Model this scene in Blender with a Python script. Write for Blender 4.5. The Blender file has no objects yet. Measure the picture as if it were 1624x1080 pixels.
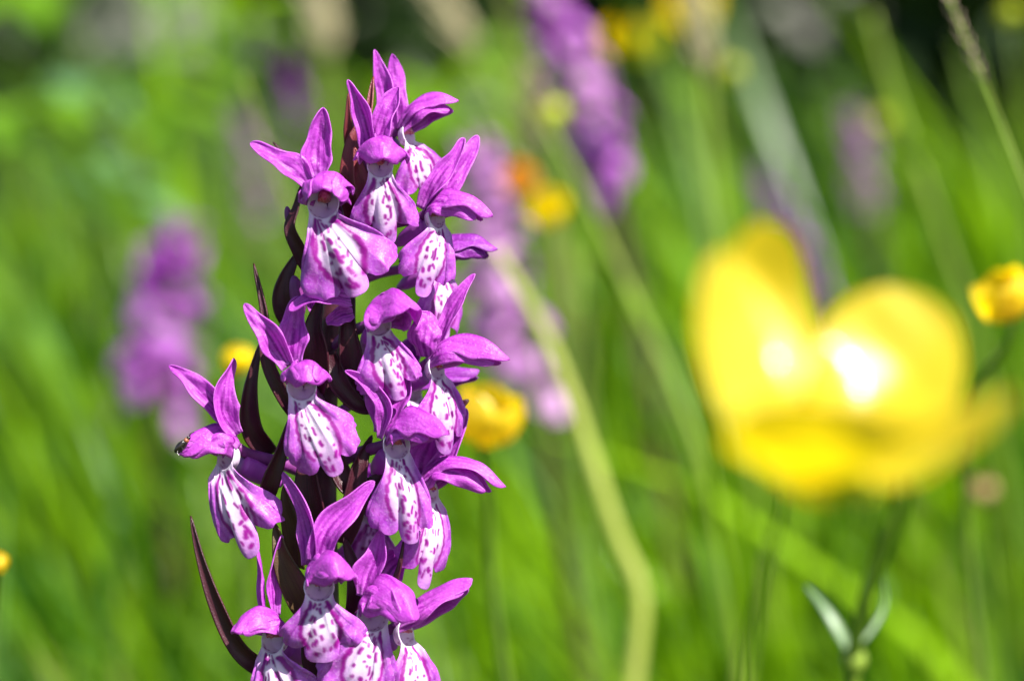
import bpy, math, random
import numpy as np
from mathutils import Vector, Matrix

random.seed(7); RNG = np.random.default_rng(7)
scene = bpy.context.scene
COL = scene.collection
R = math.radians

# ------------------------------------------------------------------ camera
FOCAL, SENSOR, DF, PITCH, CAMZ = 55.0, 23.5, 0.257, 7.0, 0.30
cam_d = bpy.data.cameras.new('camera'); cam = bpy.data.objects.new('camera', cam_d); COL.objects.link(cam)
cam.location = (0, 0, CAMZ); cam.rotation_euler = (R(90 - PITCH), 0, 0)
cam_d.lens = FOCAL; cam_d.sensor_width = SENSOR; cam_d.clip_start = 0.005; cam_d.clip_end = 400
cam_d.dof.use_dof = True; cam_d.dof.focus_distance = DF - 0.004; cam_d.dof.aperture_fstop = 8.6
cam_d.dof.aperture_blades = 0
scene.camera = cam

# ------------------------------------------------------------------ sky, sun, exposure
SUN = Vector((0.46, -0.36, 0.81)).normalized()
world = bpy.data.worlds.new('World'); scene.world = world; world.use_nodes = True
nt = world.node_tree; nt.nodes.clear()
sky = nt.nodes.new('ShaderNodeTexSky'); sky.sky_type = 'NISHITA'; sky.sun_disc = False
sky.sun_elevation = math.asin(SUN.z); sky.sun_rotation = math.atan2(SUN.x, SUN.y)
bgn = nt.nodes.new('ShaderNodeBackground'); bgn.inputs['Strength'].default_value = 0.065
wo = nt.nodes.new('ShaderNodeOutputWorld')
nt.links.new(sky.outputs[0], bgn.inputs[0]); nt.links.new(bgn.outputs[0], wo.inputs[0])
sun_d = bpy.data.lights.new('sun', 'SUN'); sun_d.energy = 5.0; sun_d.angle = R(0.53); sun_d.color = (1, .965, .90)
sun = bpy.data.objects.new('sun', sun_d); COL.objects.link(sun)
sun.rotation_euler = (-SUN).to_track_quat('-Z', 'Y').to_euler(); sun.location = (0.5, -0.4, 3)
scene.view_settings.view_transform = 'Standard'; scene.view_settings.look = 'None'
scene.view_settings.gamma = 1; scene.view_settings.use_curve_mapping = False
scene.view_settings.exposure = 1.35
scene.render.engine = 'CYCLES'
scene.cycles.use_denoising = True
scene.cycles.max_bounces = 10; scene.cycles.diffuse_bounces = 5; scene.cycles.transmission_bounces = 6
scene.cycles.sample_clamp_indirect = 8.0
scene.cycles.use_adaptive_sampling = False

# ------------------------------------------------------------------ helpers
CF = np.array((0, math.cos(R(PITCH)), -math.sin(R(PITCH))))      # camera forward
CU = np.array((0, math.sin(R(PITCH)), math.cos(R(PITCH))))       # camera up
CR = np.array((1.0, 0, 0))
CAM = np.array((0, 0, CAMZ))
PXS = SENSOR / FOCAL / 1624.0
K = DF * PXS                                                     # metres per picture pixel at the orchid

def at(x, y, d):
    """point at distance d (metres along the lens axis) seen at x, y of the 1624 x 1080 photograph"""
    return CAM + d * (CF + (x - 812) * PXS * CR + (540 - y) * PXS * CU)
def P(x, y, w=0.0):
    """same, depth given in millimetres in front of the orchid's stem plane"""
    return at(x, y, DF - w * 1e-3)
def D(r, u, t):
    """direction from right / up / towards-the-camera components"""
    v = r * CR + u * CU - t * CF
    return v / np.linalg.norm(v)
def nz(v):
    v = np.asarray(v, float); n = np.linalg.norm(v, axis=-1, keepdims=True); return v / np.maximum(n, 1e-12)

def spline(pts, n, tt=None):
    """Catmull-Rom through pts (k x m), n samples; tt = parameters 0..1"""
    p = np.asarray(pts, float); k = len(p)
    if tt is None: tt = np.linspace(0, 1, n)
    if k == 2: return p[0] + (p[1] - p[0]) * tt[:, None]
    seg = np.linalg.norm(np.diff(p[:, :3] if p.shape[1] >= 3 else p, axis=0), axis=1)
    u = np.r_[0, np.cumsum(np.sqrt(np.maximum(seg, 1e-9)))]; u /= u[-1]
    m = np.gradient(p, u, axis=0) if k > 2 else p
    i = np.clip(np.searchsorted(u, tt, side='right') - 1, 0, k - 2)
    h = (u[i + 1] - u[i])[:, None]; s = ((tt - u[i])[:, None]) / h
    return ((2*s**3 - 3*s**2 + 1) * p[i] + (s**3 - 2*s**2 + s) * h * m[i]
            + (-2*s**3 + 3*s**2) * p[i + 1] + (s**3 - s**2) * h * m[i + 1])

ORIG = {}
def empty(name, loc, parent=None):
    o = bpy.data.objects.new(name, None); COL.objects.link(o); o.empty_display_size = 0.01
    loc = np.asarray(loc, float); ORIG[o.name] = loc
    if parent is not None: o.parent = parent; o.location = loc - ORIG[parent.name]
    else: o.location = loc
    return o
def tag(o, label, cat, group=None):
    o['label'] = label; o['category'] = cat
    if group: o['group'] = group
    return o
def mk(name, v, f, mat, parent=None, origin=None, attrs=None, solid=0, smooth=True, kind=None):
    v = np.asarray(v, float)
    if origin is None: origin = v[0] if parent is None else v.mean(0)
    origin = np.asarray(origin, float)
    me = bpy.data.meshes.new(name)
    f = np.asarray(f)
    me.vertices.add(len(v)); me.vertices.foreach_set('co', (v - origin).ravel())
    k = f.shape[1]
    me.loops.add(f.size); me.loops.foreach_set('vertex_index', f.ravel().astype(np.int32))
    me.polygons.add(len(f)); me.polygons.foreach_set('loop_start', (np.arange(len(f)) * k).astype(np.int32))
    me.update(calc_edges=True)
    me.polygons.foreach_set('use_smooth', np.full(len(f), smooth))
    for an, av in (attrs or {}).items():
        av = np.asarray(av, float)
        if av.ndim == 1:
            a = me.attributes.new(an, 'FLOAT', 'POINT'); a.data.foreach_set('value', av)
        else:
            a = me.attributes.new(an, 'FLOAT_VECTOR', 'POINT'); a.data.foreach_set('vector', av.ravel())
    me.validate(); me.update()
    me.materials.append(mat)
    o = bpy.data.objects.new(name, me); COL.objects.link(o); ORIG[o.name] = origin
    if parent is not None: o.parent = parent; o.location = origin - ORIG[parent.name]
    else: o.location = origin
    if solid:
        m = o.modifiers.new('thickness', 'SOLIDIFY'); m.thickness = solid; m.offset = 0
    if kind: o['kind'] = kind
    return o
def gridfaces(nv, nu, closed=False):
    a = np.arange(nv * nu).reshape(nv, nu)
    if closed: a = np.c_[a, a[:, :1]]
    return np.stack([a[:-1, :-1], a[:-1, 1:], a[1:, 1:], a[1:, :-1]], -1).reshape(-1, 4)

SEPAL = (.50, .88, 1.0, .84, .52, .25)
def blade(pts, hw, n, cup=0.0, fold=0.0, ruf=0.0, prof=SEPAL, nu=15, nv=30, seed=0, asym=(1, 1), tipround=.9, twist=0.0, keel=0.0, roll=0.0):
    """a leaf- or petal-like sheet along a spine: vertices, faces, st attribute"""
    rg = np.random.default_rng(int(seed) + 1000)
    t = np.linspace(0, 1, nv); t = t ** .97; t = np.where(t > .75, 1 - (1 - t) ** 1.25 * (.25 ** -.25), t); t = np.clip(np.sort(t), 0, 1)
    C = spline(pts, nv, t); T = nz(np.gradient(C, axis=0))
    n = np.asarray(n, float)
    N = np.repeat(n[None], nv, 0) if n.ndim == 1 else spline(n, nv, t)
    S = nz(np.cross(T, N)); N = nz(np.cross(S, T))
    if twist:
        a = twist * t[:, None]; S, N = S * np.cos(a) + N * np.sin(a), N * np.cos(a) - S * np.sin(a)
    w = hw * np.interp(t, np.linspace(0, 1, len(prof)), prof)
    if nv > 8:
        k = np.ones(5) / 5; w = np.convolve(np.pad(w, 2, 'edge'), k, 'valid')
    w = w * np.where(t > tipround, np.sqrt(np.clip(1 - ((t - tipround) / (1 - tipround)) ** 2, .004, 1)), 1)
    s = np.linspace(-1, 1, nu)[None]
    side = np.where(s < 0, asym[0], asym[1])
    c = abs(cup)
    if c > 1e-3:
        x = np.sin(s * c) / math.sin(c); z = (1 - np.cos(s * c)) / math.sin(c) * math.copysign(1, cup)
    else: x = s + 0 * s; z = 0 * s
    z = z + fold * np.abs(s) ** 1.2
    ph = rg.uniform(0, 6.28, 4); fr = rg.uniform(5, 10, 2)
    rz = ruf * np.abs(s) ** 2 * np.where(s < 0, np.sin(fr[0] * t[:, None] + ph[0]), np.sin(fr[1] * t[:, None] + ph[1]))
    rx = ruf * .5 * np.where(s < 0, np.sin(13 * t[:, None] + ph[2]), np.sin(11 * t[:, None] + ph[3])) * np.abs(s)
    W = w[:, None]; T2 = t[:, None]
    z = z + keel * (np.abs(s) - .5) - .10 * keel * np.cos(np.clip(s * 3.14 / .5, -3.14, 3.14)) + roll * s ** 6
    if ruf:
        z = z + ruf * (.55 * np.sin(5.1 * T2 + 2.3 * s + ph[1]) + .40 * np.sin(9.7 * T2 - 3.9 * s + ph[2]) + .22 * np.sin(17 * T2 + 6 * s + ph[3]))
    X = (x * side + rx) * W; Z = (z + rz) * W
    V = C[:, None] + X[..., None] * S[:, None] + Z[..., None] * N[:, None]
    st = np.stack([np.broadcast_to(s, (nv, nu)), np.broadcast_to(t[:, None], (nv, nu)), np.full((nv, nu), rg.uniform())], -1)
    return V.reshape(-1, 3), gridfaces(nv, nu), {'st': st.reshape(-1, 3)}

def tube(pts, r, ns=10, nv=24, seed=0, flat=None):
    """round tapering tube with closed ends"""
    C = spline(pts, nv); T = nz(np.gradient(C, axis=0))
    ref = np.array((.3, .9, .2)); A = nz(np.cross(T, ref)); B = np.cross(T, A)
    rr = np.interp(np.linspace(0, 1, nv), np.linspace(0, 1, len(r)), r) if np.ndim(r) else np.full(nv, r)
    an = np.linspace(0, 2 * np.pi, ns, endpoint=False)
    V = C[:, None] + rr[:, None, None] * (np.cos(an)[None, :, None] * A[:, None] + np.sin(an)[None, :, None] * B[:, None])
    V = np.concatenate([np.repeat(C[:1], ns, 0)[None], V, np.repeat(C[-1:], ns, 0)[None]], 0)
    st = np.stack([np.broadcast_to(an / 6.283, (nv + 2, ns)), np.broadcast_to(np.linspace(0, 1, nv + 2)[:, None], (nv + 2, ns)), np.full((nv + 2, ns), seed * .37 % 1)], -1)
    return V.reshape(-1, 3), gridfaces(nv + 2, ns, True), {'st': st.reshape(-1, 3)}
def ellipsoid(c, ax, nu=16, nv=12):
    """c centre, ax three axis vectors"""
    th = np.linspace(0, np.pi, nv); ph = np.linspace(0, 2 * np.pi, nu, endpoint=False)
    a, b, d = [np.asarray(q, float) for q in ax]
    V = (np.sin(th)[:, None, None] * (np.cos(ph)[None, :, None] * a + np.sin(ph)[None, :, None] * b) + np.cos(th)[:, None, None] * d) + np.asarray(c)
    st = np.stack([np.broadcast_to(ph / 6.283, (nv, nu)), np.broadcast_to((th / np.pi)[:, None], (nv, nu)), np.zeros((nv, nu))], -1)
    return V.reshape(-1, 3), gridfaces(nv, nu, True), {'st': st.reshape(-1, 3)}
def join(parts):
    V, F, A, n = [], [], {}, 0
    for v, f, a in parts:
        V.append(v); F.append(f + n); n += len(v)
        for k_, x in a.items(): A.setdefault(k_, []).append(x)
    return np.concatenate(V), np.concatenate(F), {k_: np.concatenate(x) for k_, x in A.items()}

# ------------------------------------------------------------------ materials
class NB:
    def __init__(s, name):
        s.m = bpy.data.materials.new(name); s.m.use_nodes = True; s.t = s.m.node_tree; s.t.nodes.clear()
        s.out = s.n('ShaderNodeOutputMaterial')
    def n(s, typ, **kw):
        x = s.t.nodes.new(typ)
        for k_, v in kw.items():
            if hasattr(x, k_): setattr(x, k_, v)
        return x
    def l(s, a, b): s.t.links.new(a, b)
    def inp(s, sock, v):
        if isinstance(v, bpy.types.NodeSocket): s.l(v, sock)
        else: sock.default_value = v
    def math(s, op, a, b=0.0, c=None):
        x = s.n('ShaderNodeMath', operation=op); s.inp(x.inputs[0], a); s.inp(x.inputs[1], b)
        if c is not None: s.inp(x.inputs[2], c)
        return x.outputs[0]
    def mix(s, f, a, b):
        x = s.n('ShaderNodeMix', data_type='RGBA'); s.inp(x.inputs[0], f); s.inp(x.inputs[6], a); s.inp(x.inputs[7], b)
        return x.outputs[2]
    def attr(s, name):
        x = s.n('ShaderNodeAttribute'); x.attribute_name = name; return x
    def noise(s, scale, detail=3, rough=.55, vec=None):
        x = s.n('ShaderNodeTexNoise'); x.inputs['Scale'].default_value = scale; x.inputs['Detail'].default_value = detail; x.inputs['Roughness'].default_value = rough
        if vec is None:
            vec = s.n('ShaderNodeTexCoord').outputs['Object']
        s.l(vec, x.inputs['Vector']); return x.outputs['Fac']
    def ramp(s, f, lo, hi):
        x = s.n('ShaderNodeMapRange'); s.inp(x.inputs[0], f); x.inputs[1].default_value = lo; x.inputs[2].default_value = hi; return x.outputs[0]
    def bump(s, h, strength, dist):
        x = s.n('ShaderNodeBump'); x.inputs['Strength'].default_value = strength; x.inputs['Distance'].default_value = dist; s.l(h, x.inputs['Height']); return x.outputs[0]

def rgba(c): return (c[0], c[1], c[2], 1)

def sheet_shader(b, col, trans_col, trans, rough, spec, bump=None, coat=0.0):
    """thin living tissue: a Principled face that lets part of the light through"""
    p = b.n('ShaderNodeBsdfPrincipled'); b.inp(p.inputs['Base Color'], col); b.inp(p.inputs['Roughness'], rough)
    p.inputs['Specular IOR Level'].default_value = spec
    if coat: p.inputs['Coat Weight'].default_value = coat; p.inputs['Coat Roughness'].default_value = .12
    tr = b.n('ShaderNodeBsdfTranslucent'); b.inp(tr.inputs[0], trans_col)
    mx = b.n('ShaderNodeMixShader'); b.inp(mx.inputs[0], trans)
    b.l(p.outputs[0], mx.inputs[1]); b.l(tr.outputs[0], mx.inputs[2]); b.l(mx.outputs[0], b.out.inputs[0])
    if bump is not None: b.l(bump, p.inputs['Normal'])
    return p

def petal_material(name, c1, c2, vein, tcol, trans=.38):
    b = NB(name)
    st = b.attr('st'); sp = b.n('ShaderNodeSeparateXYZ'); b.l(st.outputs['Vector'], sp.inputs[0])
    s_, t_, q_ = sp.outputs
    big = b.noise(420, 3); cells = b.noise(3800, 3, .7); mid = b.noise(1500, 3)
    col = b.mix(b.ramp(big, .3, .7), rgba(c1), rgba(c2))
    # veins: midrib and two side veins that fade out towards the tip
    a = b.math('ABSOLUTE', s_)
    v0 = b.math('SUBTRACT', 1.0, b.ramp(a, .02, .17))
    v1 = b.math('SUBTRACT', 1.0, b.ramp(b.math('ABSOLUTE', b.math('SUBTRACT', a, .42)), 0.0, .12))
    v2 = b.math('SUBTRACT', 1.0, b.ramp(b.math('ABSOLUTE', b.math('SUBTRACT', a, .72)), 0.0, .08))
    vv = b.math('ADD', b.math('MULTIPLY', v0, .85), b.math('ADD', b.math('MULTIPLY', v1, .50), b.math('MULTIPLY', v2, .28)))
    vv = b.math('MULTIPLY', vv, b.ramp(t_, 1.0, .25))
    vv = b.math('MINIMUM', b.math('MULTIPLY', b.math('MULTIPLY', vv, b.ramp(mid, .15, .5)), 1.7), .92)
    mp = b.n('ShaderNodeMapping'); mp.inputs['Scale'].default_value = (9, 1.3, 40); b.l(st.outputs['Vector'], mp.inputs[0])
    stri = b.noise(1.0, 3, .6, mp.outputs[0])
    col = b.mix(b.math('MULTIPLY', b.ramp(stri, .42, .70), .55), col, rgba([x * .55 for x in c1]))
    col = b.mix(b.math('MULTIPLY', b.ramp(stri, .46, .25), .35), col, (.64, .16, .70, 1))
    col = b.mix(b.math('MULTIPLY', b.ramp(t_, .18, .0), .35), col, (.70, .36, .76, 1))
    col = b.mix(vv, col, rgba(vein))
    # paler rim
    col = b.mix(b.math('MULTIPLY', b.ramp(a, .86, 1.0), .28), col, (.70, .28, .78, 1))
    fleck = b.math('MULTIPLY', b.ramp(cells, .54, .70), .42)
    col = b.mix(fleck, col, (.80, .30, .84, 1))
    col = b.mix(b.math('MULTIPLY', b.ramp(cells, .46, .30), .40), col, rgba([x * .6 for x in c1]))
    bm = b.bump(b.math('ADD', b.math('ADD', cells, b.math('MULTIPLY', stri, 1.2)), b.math('MULTIPLY', mid, 2.2)), .5, 1.1e-4)
    sheet_shader(b, col, b.mix(vv, rgba(tcol), rgba(vein)), trans, .40, .45, bm)
    return b.m

M = {}
M['petal'] = petal_material('orchid_petal', (.46, .045, .52), (.66, .115, .70), (.26, .004, .30), (.76, .070, .78))
M['petal_shade'] = petal_material('orchid_petal_shade', (.26, .020, .36), (.36, .040, .46), (.17, .006, .22), (.44, .03, .56))  # darker petal copy: the shade on the rear flowers is put into its colour

def lip_material():
    b = NB('orchid_lip')
    wh = b.attr('white').outputs['Fac']; mk_ = b.attr('mark').outputs['Fac']
    big = b.noise(700, 3); cells = b.noise(3800, 3, .7)
    pur = b.mix(b.ramp(big, .3, .7), (.42, .055, .54, 1), (.64, .15, .71, 1))
    col = b.mix(wh, pur, (.90, .80, .93, 1))
    fleck = b.math('MULTIPLY', b.ramp(cells, .54, .70), .40)
    col = b.mix(fleck, col, (.92, .62, .94, 1))
    col = b.mix(b.math('MULTIPLY', b.ramp(cells, .44, .30), b.math('MULTIPLY', b.math('SUBTRACT', 1.0, wh), .35)), col, (.24, .02, .34, 1))
    col = b.mix(mk_, col, (.30, .001, .27, 1))
    tc = b.mix(wh, (.62, .07, .68, 1), (.85, .66, .88, 1)); tc = b.mix(mk_, tc, (.30, .001, .26, 1))
    bm = b.bump(b.math('ADD', cells, b.math('MULTIPLY', big, 1.5)), .5, 9e-5)
    sheet_shader(b, col, tc, .36, .40, .5, bm)
    return b.m
M['lip'] = lip_material()

def simple(name, c1, c2, scale, rough=.5, trans=0.0, tcol=None, spec=.4, bumpd=0.0, bscale=None, streak=False, coat=0.0):
    b = NB(name)
    vec = None
    if streak:
        st = b.attr('st'); mp = b.n('ShaderNodeMapping'); mp.inputs['Scale'].default_value = (6, 1.2, 9)
        b.l(st.outputs['Vector'], mp.inputs[0]); vec = mp.outputs[0]
        f = b.noise(2.2, 4, .6, vec)
    else: f = b.noise(scale, 4, .6)
    col = b.mix(b.ramp(f, .3, .7), rgba(c1), rgba(c2))
    bm = None
    if bumpd: bm = b.bump(b.noise(bscale or scale * 6, 3), .6, bumpd)
    sheet_shader(b, col, rgba(tcol or c2), trans, rough, spec, bm, coat)
    return b.m
M['stem_maroon'] = simple('orchid_stem', (.035, .008, .016), (.08, .018, .028), 500, .45, bumpd=8e-5, bscale=5000)
M['bract'] = simple('orchid_bract', (.030, .006, .013), (.080, .014, .024), 500, .38, .18, (.18, .014, .020), bumpd=1e-4, bscale=6000, streak=True)
M['bract_sunlit'] = simple('orchid_bract_sunlit', (.11, .014, .024), (.24, .045, .050), 500, .38, .22, (.34, .03, .03), bumpd=1e-4, bscale=6000, streak=True)  # bract copy for the top ones, sunlight painted in as brighter red
M['bract_green'] = simple('orchid_bract_olive', (.06, .028, .02), (.12, .075, .025), 500, .45, .25, (.25, .12, .02), bumpd=1e-4, bscale=6000, streak=True)
M['ovary'] = simple('orchid_ovary', (.13, .020, .13), (.24, .04, .24), 600, .4, .12, (.3, .03, .3), bumpd=8e-5, bscale=5000)
M['spur'] = simple('orchid_spur', (.34, .05, .41), (.46, .10, .52), 600, .4, .3, (.55, .07, .6), bumpd=8e-5, bscale=5000)
M['column'] = simple('orchid_column', (.50, .03, .06), (.74, .30, .40), 2600, .3, .2, (.7, .15, .2), spec=.6)
M['yellow'] = simple('buttercup_petal', (.90, .65, .018), (.92, .71, .032), 160, .36, .55, (.97, .735, .004), spec=.9, coat=.35, bumpd=6e-5, bscale=900)
M['yellow_matte'] = simple('buttercup_petal_soft', (.88, .66, .001), (.91, .73, .004), 160, .3, .45, (.95, .76, .002), spec=.5)
M['orange'] = simple('buttercup_petal_orange', (.80, .38, .03), (.88, .50, .08), 160, .3, .25, (.9, .4, .03))
M['lime'] = simple('bud_lime', (.42, .50, .015), (.58, .62, .03), 160, .35, .25, (.6, .65, .02))
M['stamen'] = simple('buttercup_stamen', (.80, .55, .01), (.75, .65, .05), 900, .5)
M['stem_green'] = simple('stem_green', (.10, .17, .025), (.17, .26, .04), 300, .4, .1, streak=False, bumpd=5e-5, bscale=2500)
M['stem_pale'] = simple('stem_pale', (.34, .40, .06), (.46, .50, .11), 200, .5, .2, (.55, .58, .08))
M['stem_lime'] = simple('stem_lime', (.19, .29, .03), (.28, .38, .05), 200, .45, .2, (.3, .45, .04))
M['seed'] = simple('seed_head', (.30, .25, .13), (.42, .38, .22), 800, .7, .1)
M['seed_brown'] = simple('seed_brown', (.16, .10, .06), (.34, .26, .2), 900, .6)
M['dry'] = simple('dry_flower', (.42, .26, .11), (.55, .36, .18), 300, .7, .1)
M['leaf'] = simple('broad_leaf', (.085, .21, .006), (.16, .31, .010), 60, .42, .42, (.28, .50, .010), spec=.3, bumpd=3e-4, bscale=300)
M['leaf_grey'] = simple('blue_green_leaf', (.09, .19, .07), (.14, .27, .11), 60, .32, .3, (.2, .42, .10), spec=.6, bumpd=3e-4, bscale=300)
M['leaf_silver'] = simple('silvery_leaf', (.16, .26, .12), (.26, .36, .20), 90, .35, .25, (.4, .55, .3), spec=.6)
M['hedge'] = simple('hedge_leaf', (.014, .034, .006), (.034, .07, .010), 8, .5, .25, (.07, .14, .01))
M['wood'] = simple('bark', (.06, .045, .03), (.12, .09, .06), 30, .8)
M['black'] = simple('beetle_shell', (.008, .006, .006), (.02, .012, .01), 3000, .2, 0, spec=.7)
M['amber'] = simple('beetle_amber', (.20, .06, .03), (.30, .10, .05), 3000, .3)

def grass_material():
    b = NB('grass_blade')
    a = b.attr('tint'); st = b.n('ShaderNodeSeparateXYZ'); b.l(a.outputs['Vector'], st.inputs[0])
    g = b.mix(st.outputs[0], (.022, .085, .003, 1), (.235, .420, .005, 1))
    g = b.mix(st.outputs[1], g, (.17, .33, .11, 1))
    g = b.mix(st.outputs[2], g, (.36, .33, .12, 1))
    hsv = b.n('ShaderNodeHueSaturation'); hsv.inputs['Value'].default_value = 1.4; hsv.inputs['Saturation'].default_value = 1.2; b.l(g, hsv.inputs['Color'])
    sheet_shader(b, g, hsv.outputs[0], .42, .32, .22)
    return b.m
M['grass'] = grass_material()

def ground_material():
    b = NB('meadow_soil')
    f = b.noise(14, 5); g = b.noise(160, 4)
    col = b.mix(b.ramp(f, .35, .65), (.016, .034, .006, 1), (.045, .095, .010, 1))
    col = b.mix(b.ramp(g, .55, .75), col, (.07, .085, .02, 1))
    p = b.n('ShaderNodeBsdfPrincipled'); b.l(col, p.inputs['Base Color']); p.inputs['Roughness'].default_value = .9; p.inputs['Specular IOR Level'].default_value = .05
    b.l(b.bump(g, .8, .01), p.inputs['Normal']); b.l(p.outputs[0], b.out.inputs[0]); return b.m
M['ground'] = ground_material()

# ------------------------------------------------------------------ the ground
gx = np.linspace(-1, 1, 61); gx = np.sign(gx) * np.abs(gx) ** 3 * 120
GX, GY = np.meshgrid(gx, gx + 2)
GZ = .012 * np.sin(GX * 3.1 + 1) * np.cos(GY * 2.7) * np.exp(-(GX**2 + GY**2) / 60) - .012
mk('ground', np.stack([GX, GY, GZ], -1).reshape(-1, 3), gridfaces(61, 61), M['ground'], origin=(0, 0, 0), kind='structure')

# ------------------------------------------------------------------ orchid flower
def lip_mesh(top, tip, hw, a, n, aL=1., aR=1., refl=.30, arch=.10, seed=0, notch=.72, lobe=.80, fade=1.0, mid=1.4, rim=None):
    """three-lobed lip hanging from the throat; the loops and dashes are computed per vertex"""
    rg = np.random.default_rng(int(seed) + 1000)
    nu, nv = 105, 105
    dn = tip - top; L = np.linalg.norm(dn); dn = dn / L; up = -dn
    n = nz(n - np.dot(n, up) * up); r = np.cross(up, n)
    s = np.linspace(-1, 1, nu); S = np.abs(s)
    es = np.array([0, .05, .10, .15, .20, .25, .31, .40, .55, .72, .88, 1.0])
    ex = np.array([0, .09 * mid, .165 * mid, .20 * mid, .215 * mid, .225 * mid, .31, .44, .72, .94, 1.02, .98])
    ey = np.array([-1, -.995, -.96, -.90, -.82, -notch - .01, -notch, -lobe + .03, -lobe, -.73, -.60, -.50])
    EX = np.interp(S, es, ex); EY = np.interp(S, es, ey)
    kk = np.ones(3) / 3
    EX = np.convolve(np.pad(EX, 1, 'edge'), kk, 'valid'); EX[nu // 2 - 1:nu // 2 + 1] *= .9
    ph = rg.uniform(0, 6.28, 6)
    wob = 1 + .06 * np.sin(9 * s + ph[0]) * S + .045 * np.sin(17 * s + ph[1]) * S + .035 * np.sin(41 * s + ph[5]) * S + .02 * np.sin(67 * s + ph[4]) * S
    EX = EX * wob * np.sign(s) * np.where(s < 0, aL, aR); EY = EY * (1 + .05 * np.sin(7 * s + ph[2]) * S + .04 * np.sin(23 * s + ph[4]) * S)
    phi = s * R(66)
    TX = a / hw * np.sin(phi) * 1.02; TY = a / L * (1 - np.cos(phi)) * .85
    t = np.linspace(0, 1, nv)[:, None]
    tq = np.clip((t - .07) / .93, 0, 1)
    g = t ** 1.25 * (1 - S) + S * (.06 * t + .94 * (3 * tq**2 - 2 * tq**3))
    X = TX + (EX - TX) * g; Y = TY + (EY - TY) * t
    Z = -refl * hw * (np.abs(X) ** 1.8) * (t ** .7) + arch * L * np.sin(np.pi * np.clip(t, 0, 1) * .85)
    Z = Z + hw * .045 * np.exp(-(X / .18) ** 2) * np.sin(np.pi * t)                          # ridge
    Z = Z - hw * .03 * np.exp(-((np.abs(X) - .34) / .13) ** 2) * np.sin(np.pi * t)           # groove beside it
    Z = Z + hw * .11 * np.sin(8 * Y + 5 * X + ph[3]) * np.clip(np.abs(X), 0, 1) ** 2 * t       # uneven lobes
    Z = Z + hw * .03 * np.sin(15 * Y - 9 * X + ph[1]) * t
    V = top + (X * hw)[..., None] * r + (Y * L)[..., None] * up + Z[..., None] * n
    Z = Z + hw * (.030 * np.sin(11 * s + ph[0]) + .022 * np.sin(19 * s + ph[2])) * np.sin(np.clip(t, 0, 1) * 2.2) + hw * .05 * np.sin(29 * s + ph[4]) * S * np.clip((t - .6) / .4, 0, 1) ** 2
    V = top + (X * hw)[..., None] * r + (Y * L)[..., None] * up + Z[..., None] * n
    if rim is not None:                                                        # the neck grows out of the throat's rim
        ro, rf, ru, rr_ = rim
        ring = ro + 1.02 * a * (np.sin(phi)[:, None] * rr_ * .98 - np.cos(phi)[:, None] * ru) - (.18 * a * (1 - np.cos(phi)) * .5)[:, None] * rf
        k_ = np.clip(t / .24, 0, 1); k_ = 1 - (3 * k_**2 - 2 * k_**3)
        V = V + k_[..., None] * (ring - V[0])[None]
    # ---- colour pattern in the plane of the lip (units: half widths)
    q = L / hw; px, py = X / np.where(s < 0, aL, aR), Y * q
    lx = lambda v: .17 + .30 * np.sin(np.clip((v - .06) / .74, 0, 1) * 2.75 + .10)          # the loop's half width down the lip
    yn = -py / q
    edge = np.abs(px) - lx(yn)
    style = rg.uniform(.35, 1)                                                       # some lips have a sharp loop, others lines that fan out
    sl_ = 9 + 11 * style
    cl = (np.sin(9 * px + ph[2]) * np.sin(7 * py + ph[3]) + .6 * np.sin(17 * px - 5 * py + ph[0]) * np.sin(13 * py + ph[1])) / 1.6
    white = .92 / (1 + np.exp((edge + .03 + .05 * cl) * sl_))
    white = np.maximum(white, .98 * np.exp(-(np.clip(t, 0, 1) / .20) ** 2))
    white = white * np.interp(yn, [0, .35, .60, .80, 1], [1, .95, .70, .36, .22]) * (1 + .18 * cl)
    white = np.clip(white, 0, 1) * fade
    px, py = px + .010 * np.sin(23 * py + ph[4]), py + .012 * np.sin(17 * px + ph[5])
    mark = np.zeros_like(px)
    def stroke(x0, y0, x1, y1, w0, amt):
        nonlocal mark
        dx, dy = x1 - x0, y1 - y0; L2 = dx * dx + dy * dy + 1e-9
        h = np.clip(((px - x0) * dx + (py - y0) * dy) / L2, 0, 1)
        d_ = np.hypot(px - x0 - h * dx, py - y0 - h * dy)
        mark = np.maximum(mark, amt / (1 + np.exp((d_ - w0) / .009)))
    for sg in (-1, 1):                                                         # outer loop line, broken here and there
        tt_ = np.linspace(.02, .82 + rg.uniform(-.14, .04), 19); w0 = rg.uniform(.050, .068); opn = 1 + .45 * (1 - style) * tt_
        xx = sg * (lx(tt_) * opn + rg.uniform(-.02, .02, 19)); yy = -tt_ * q
        for i in range(18):
            if rg.uniform() < .96: stroke(xx[i], yy[i], xx[i + 1], yy[i + 1], w0 * rg.uniform(.75, 1.2), 1 - .3 * tt_[i] * (1 - style))
    lanes = rg.permutation([-.70, -.50, -.30, -.1, .1, .30, .50, .70])[:rg.integers(4, 6)]
    for lane in lanes:                                                        # broken inner lines that follow the loop
        y0 = rg.uniform(.0, .14); long_ = rg.uniform() < .45
        while y0 < .90:
            ln = rg.choice([.05, .09, .15]) if long_ and y0 < .5 else rg.choice([.002, .012, .03, .045, .06]); x0 = lane * max(lx(y0), .10) + rg.uniform(-.03, .03); x1 = lane * max(lx(y0 + ln), .10)
            stroke(x0, -y0 * q, x1 + rg.uniform(-.03, .03), -(y0 + ln) * q, rg.uniform(.028, .054) * (.75 + .4 * min(1, y0 * 2)), 1)
            y0 += ln + rg.uniform(.07, .22)
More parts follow.
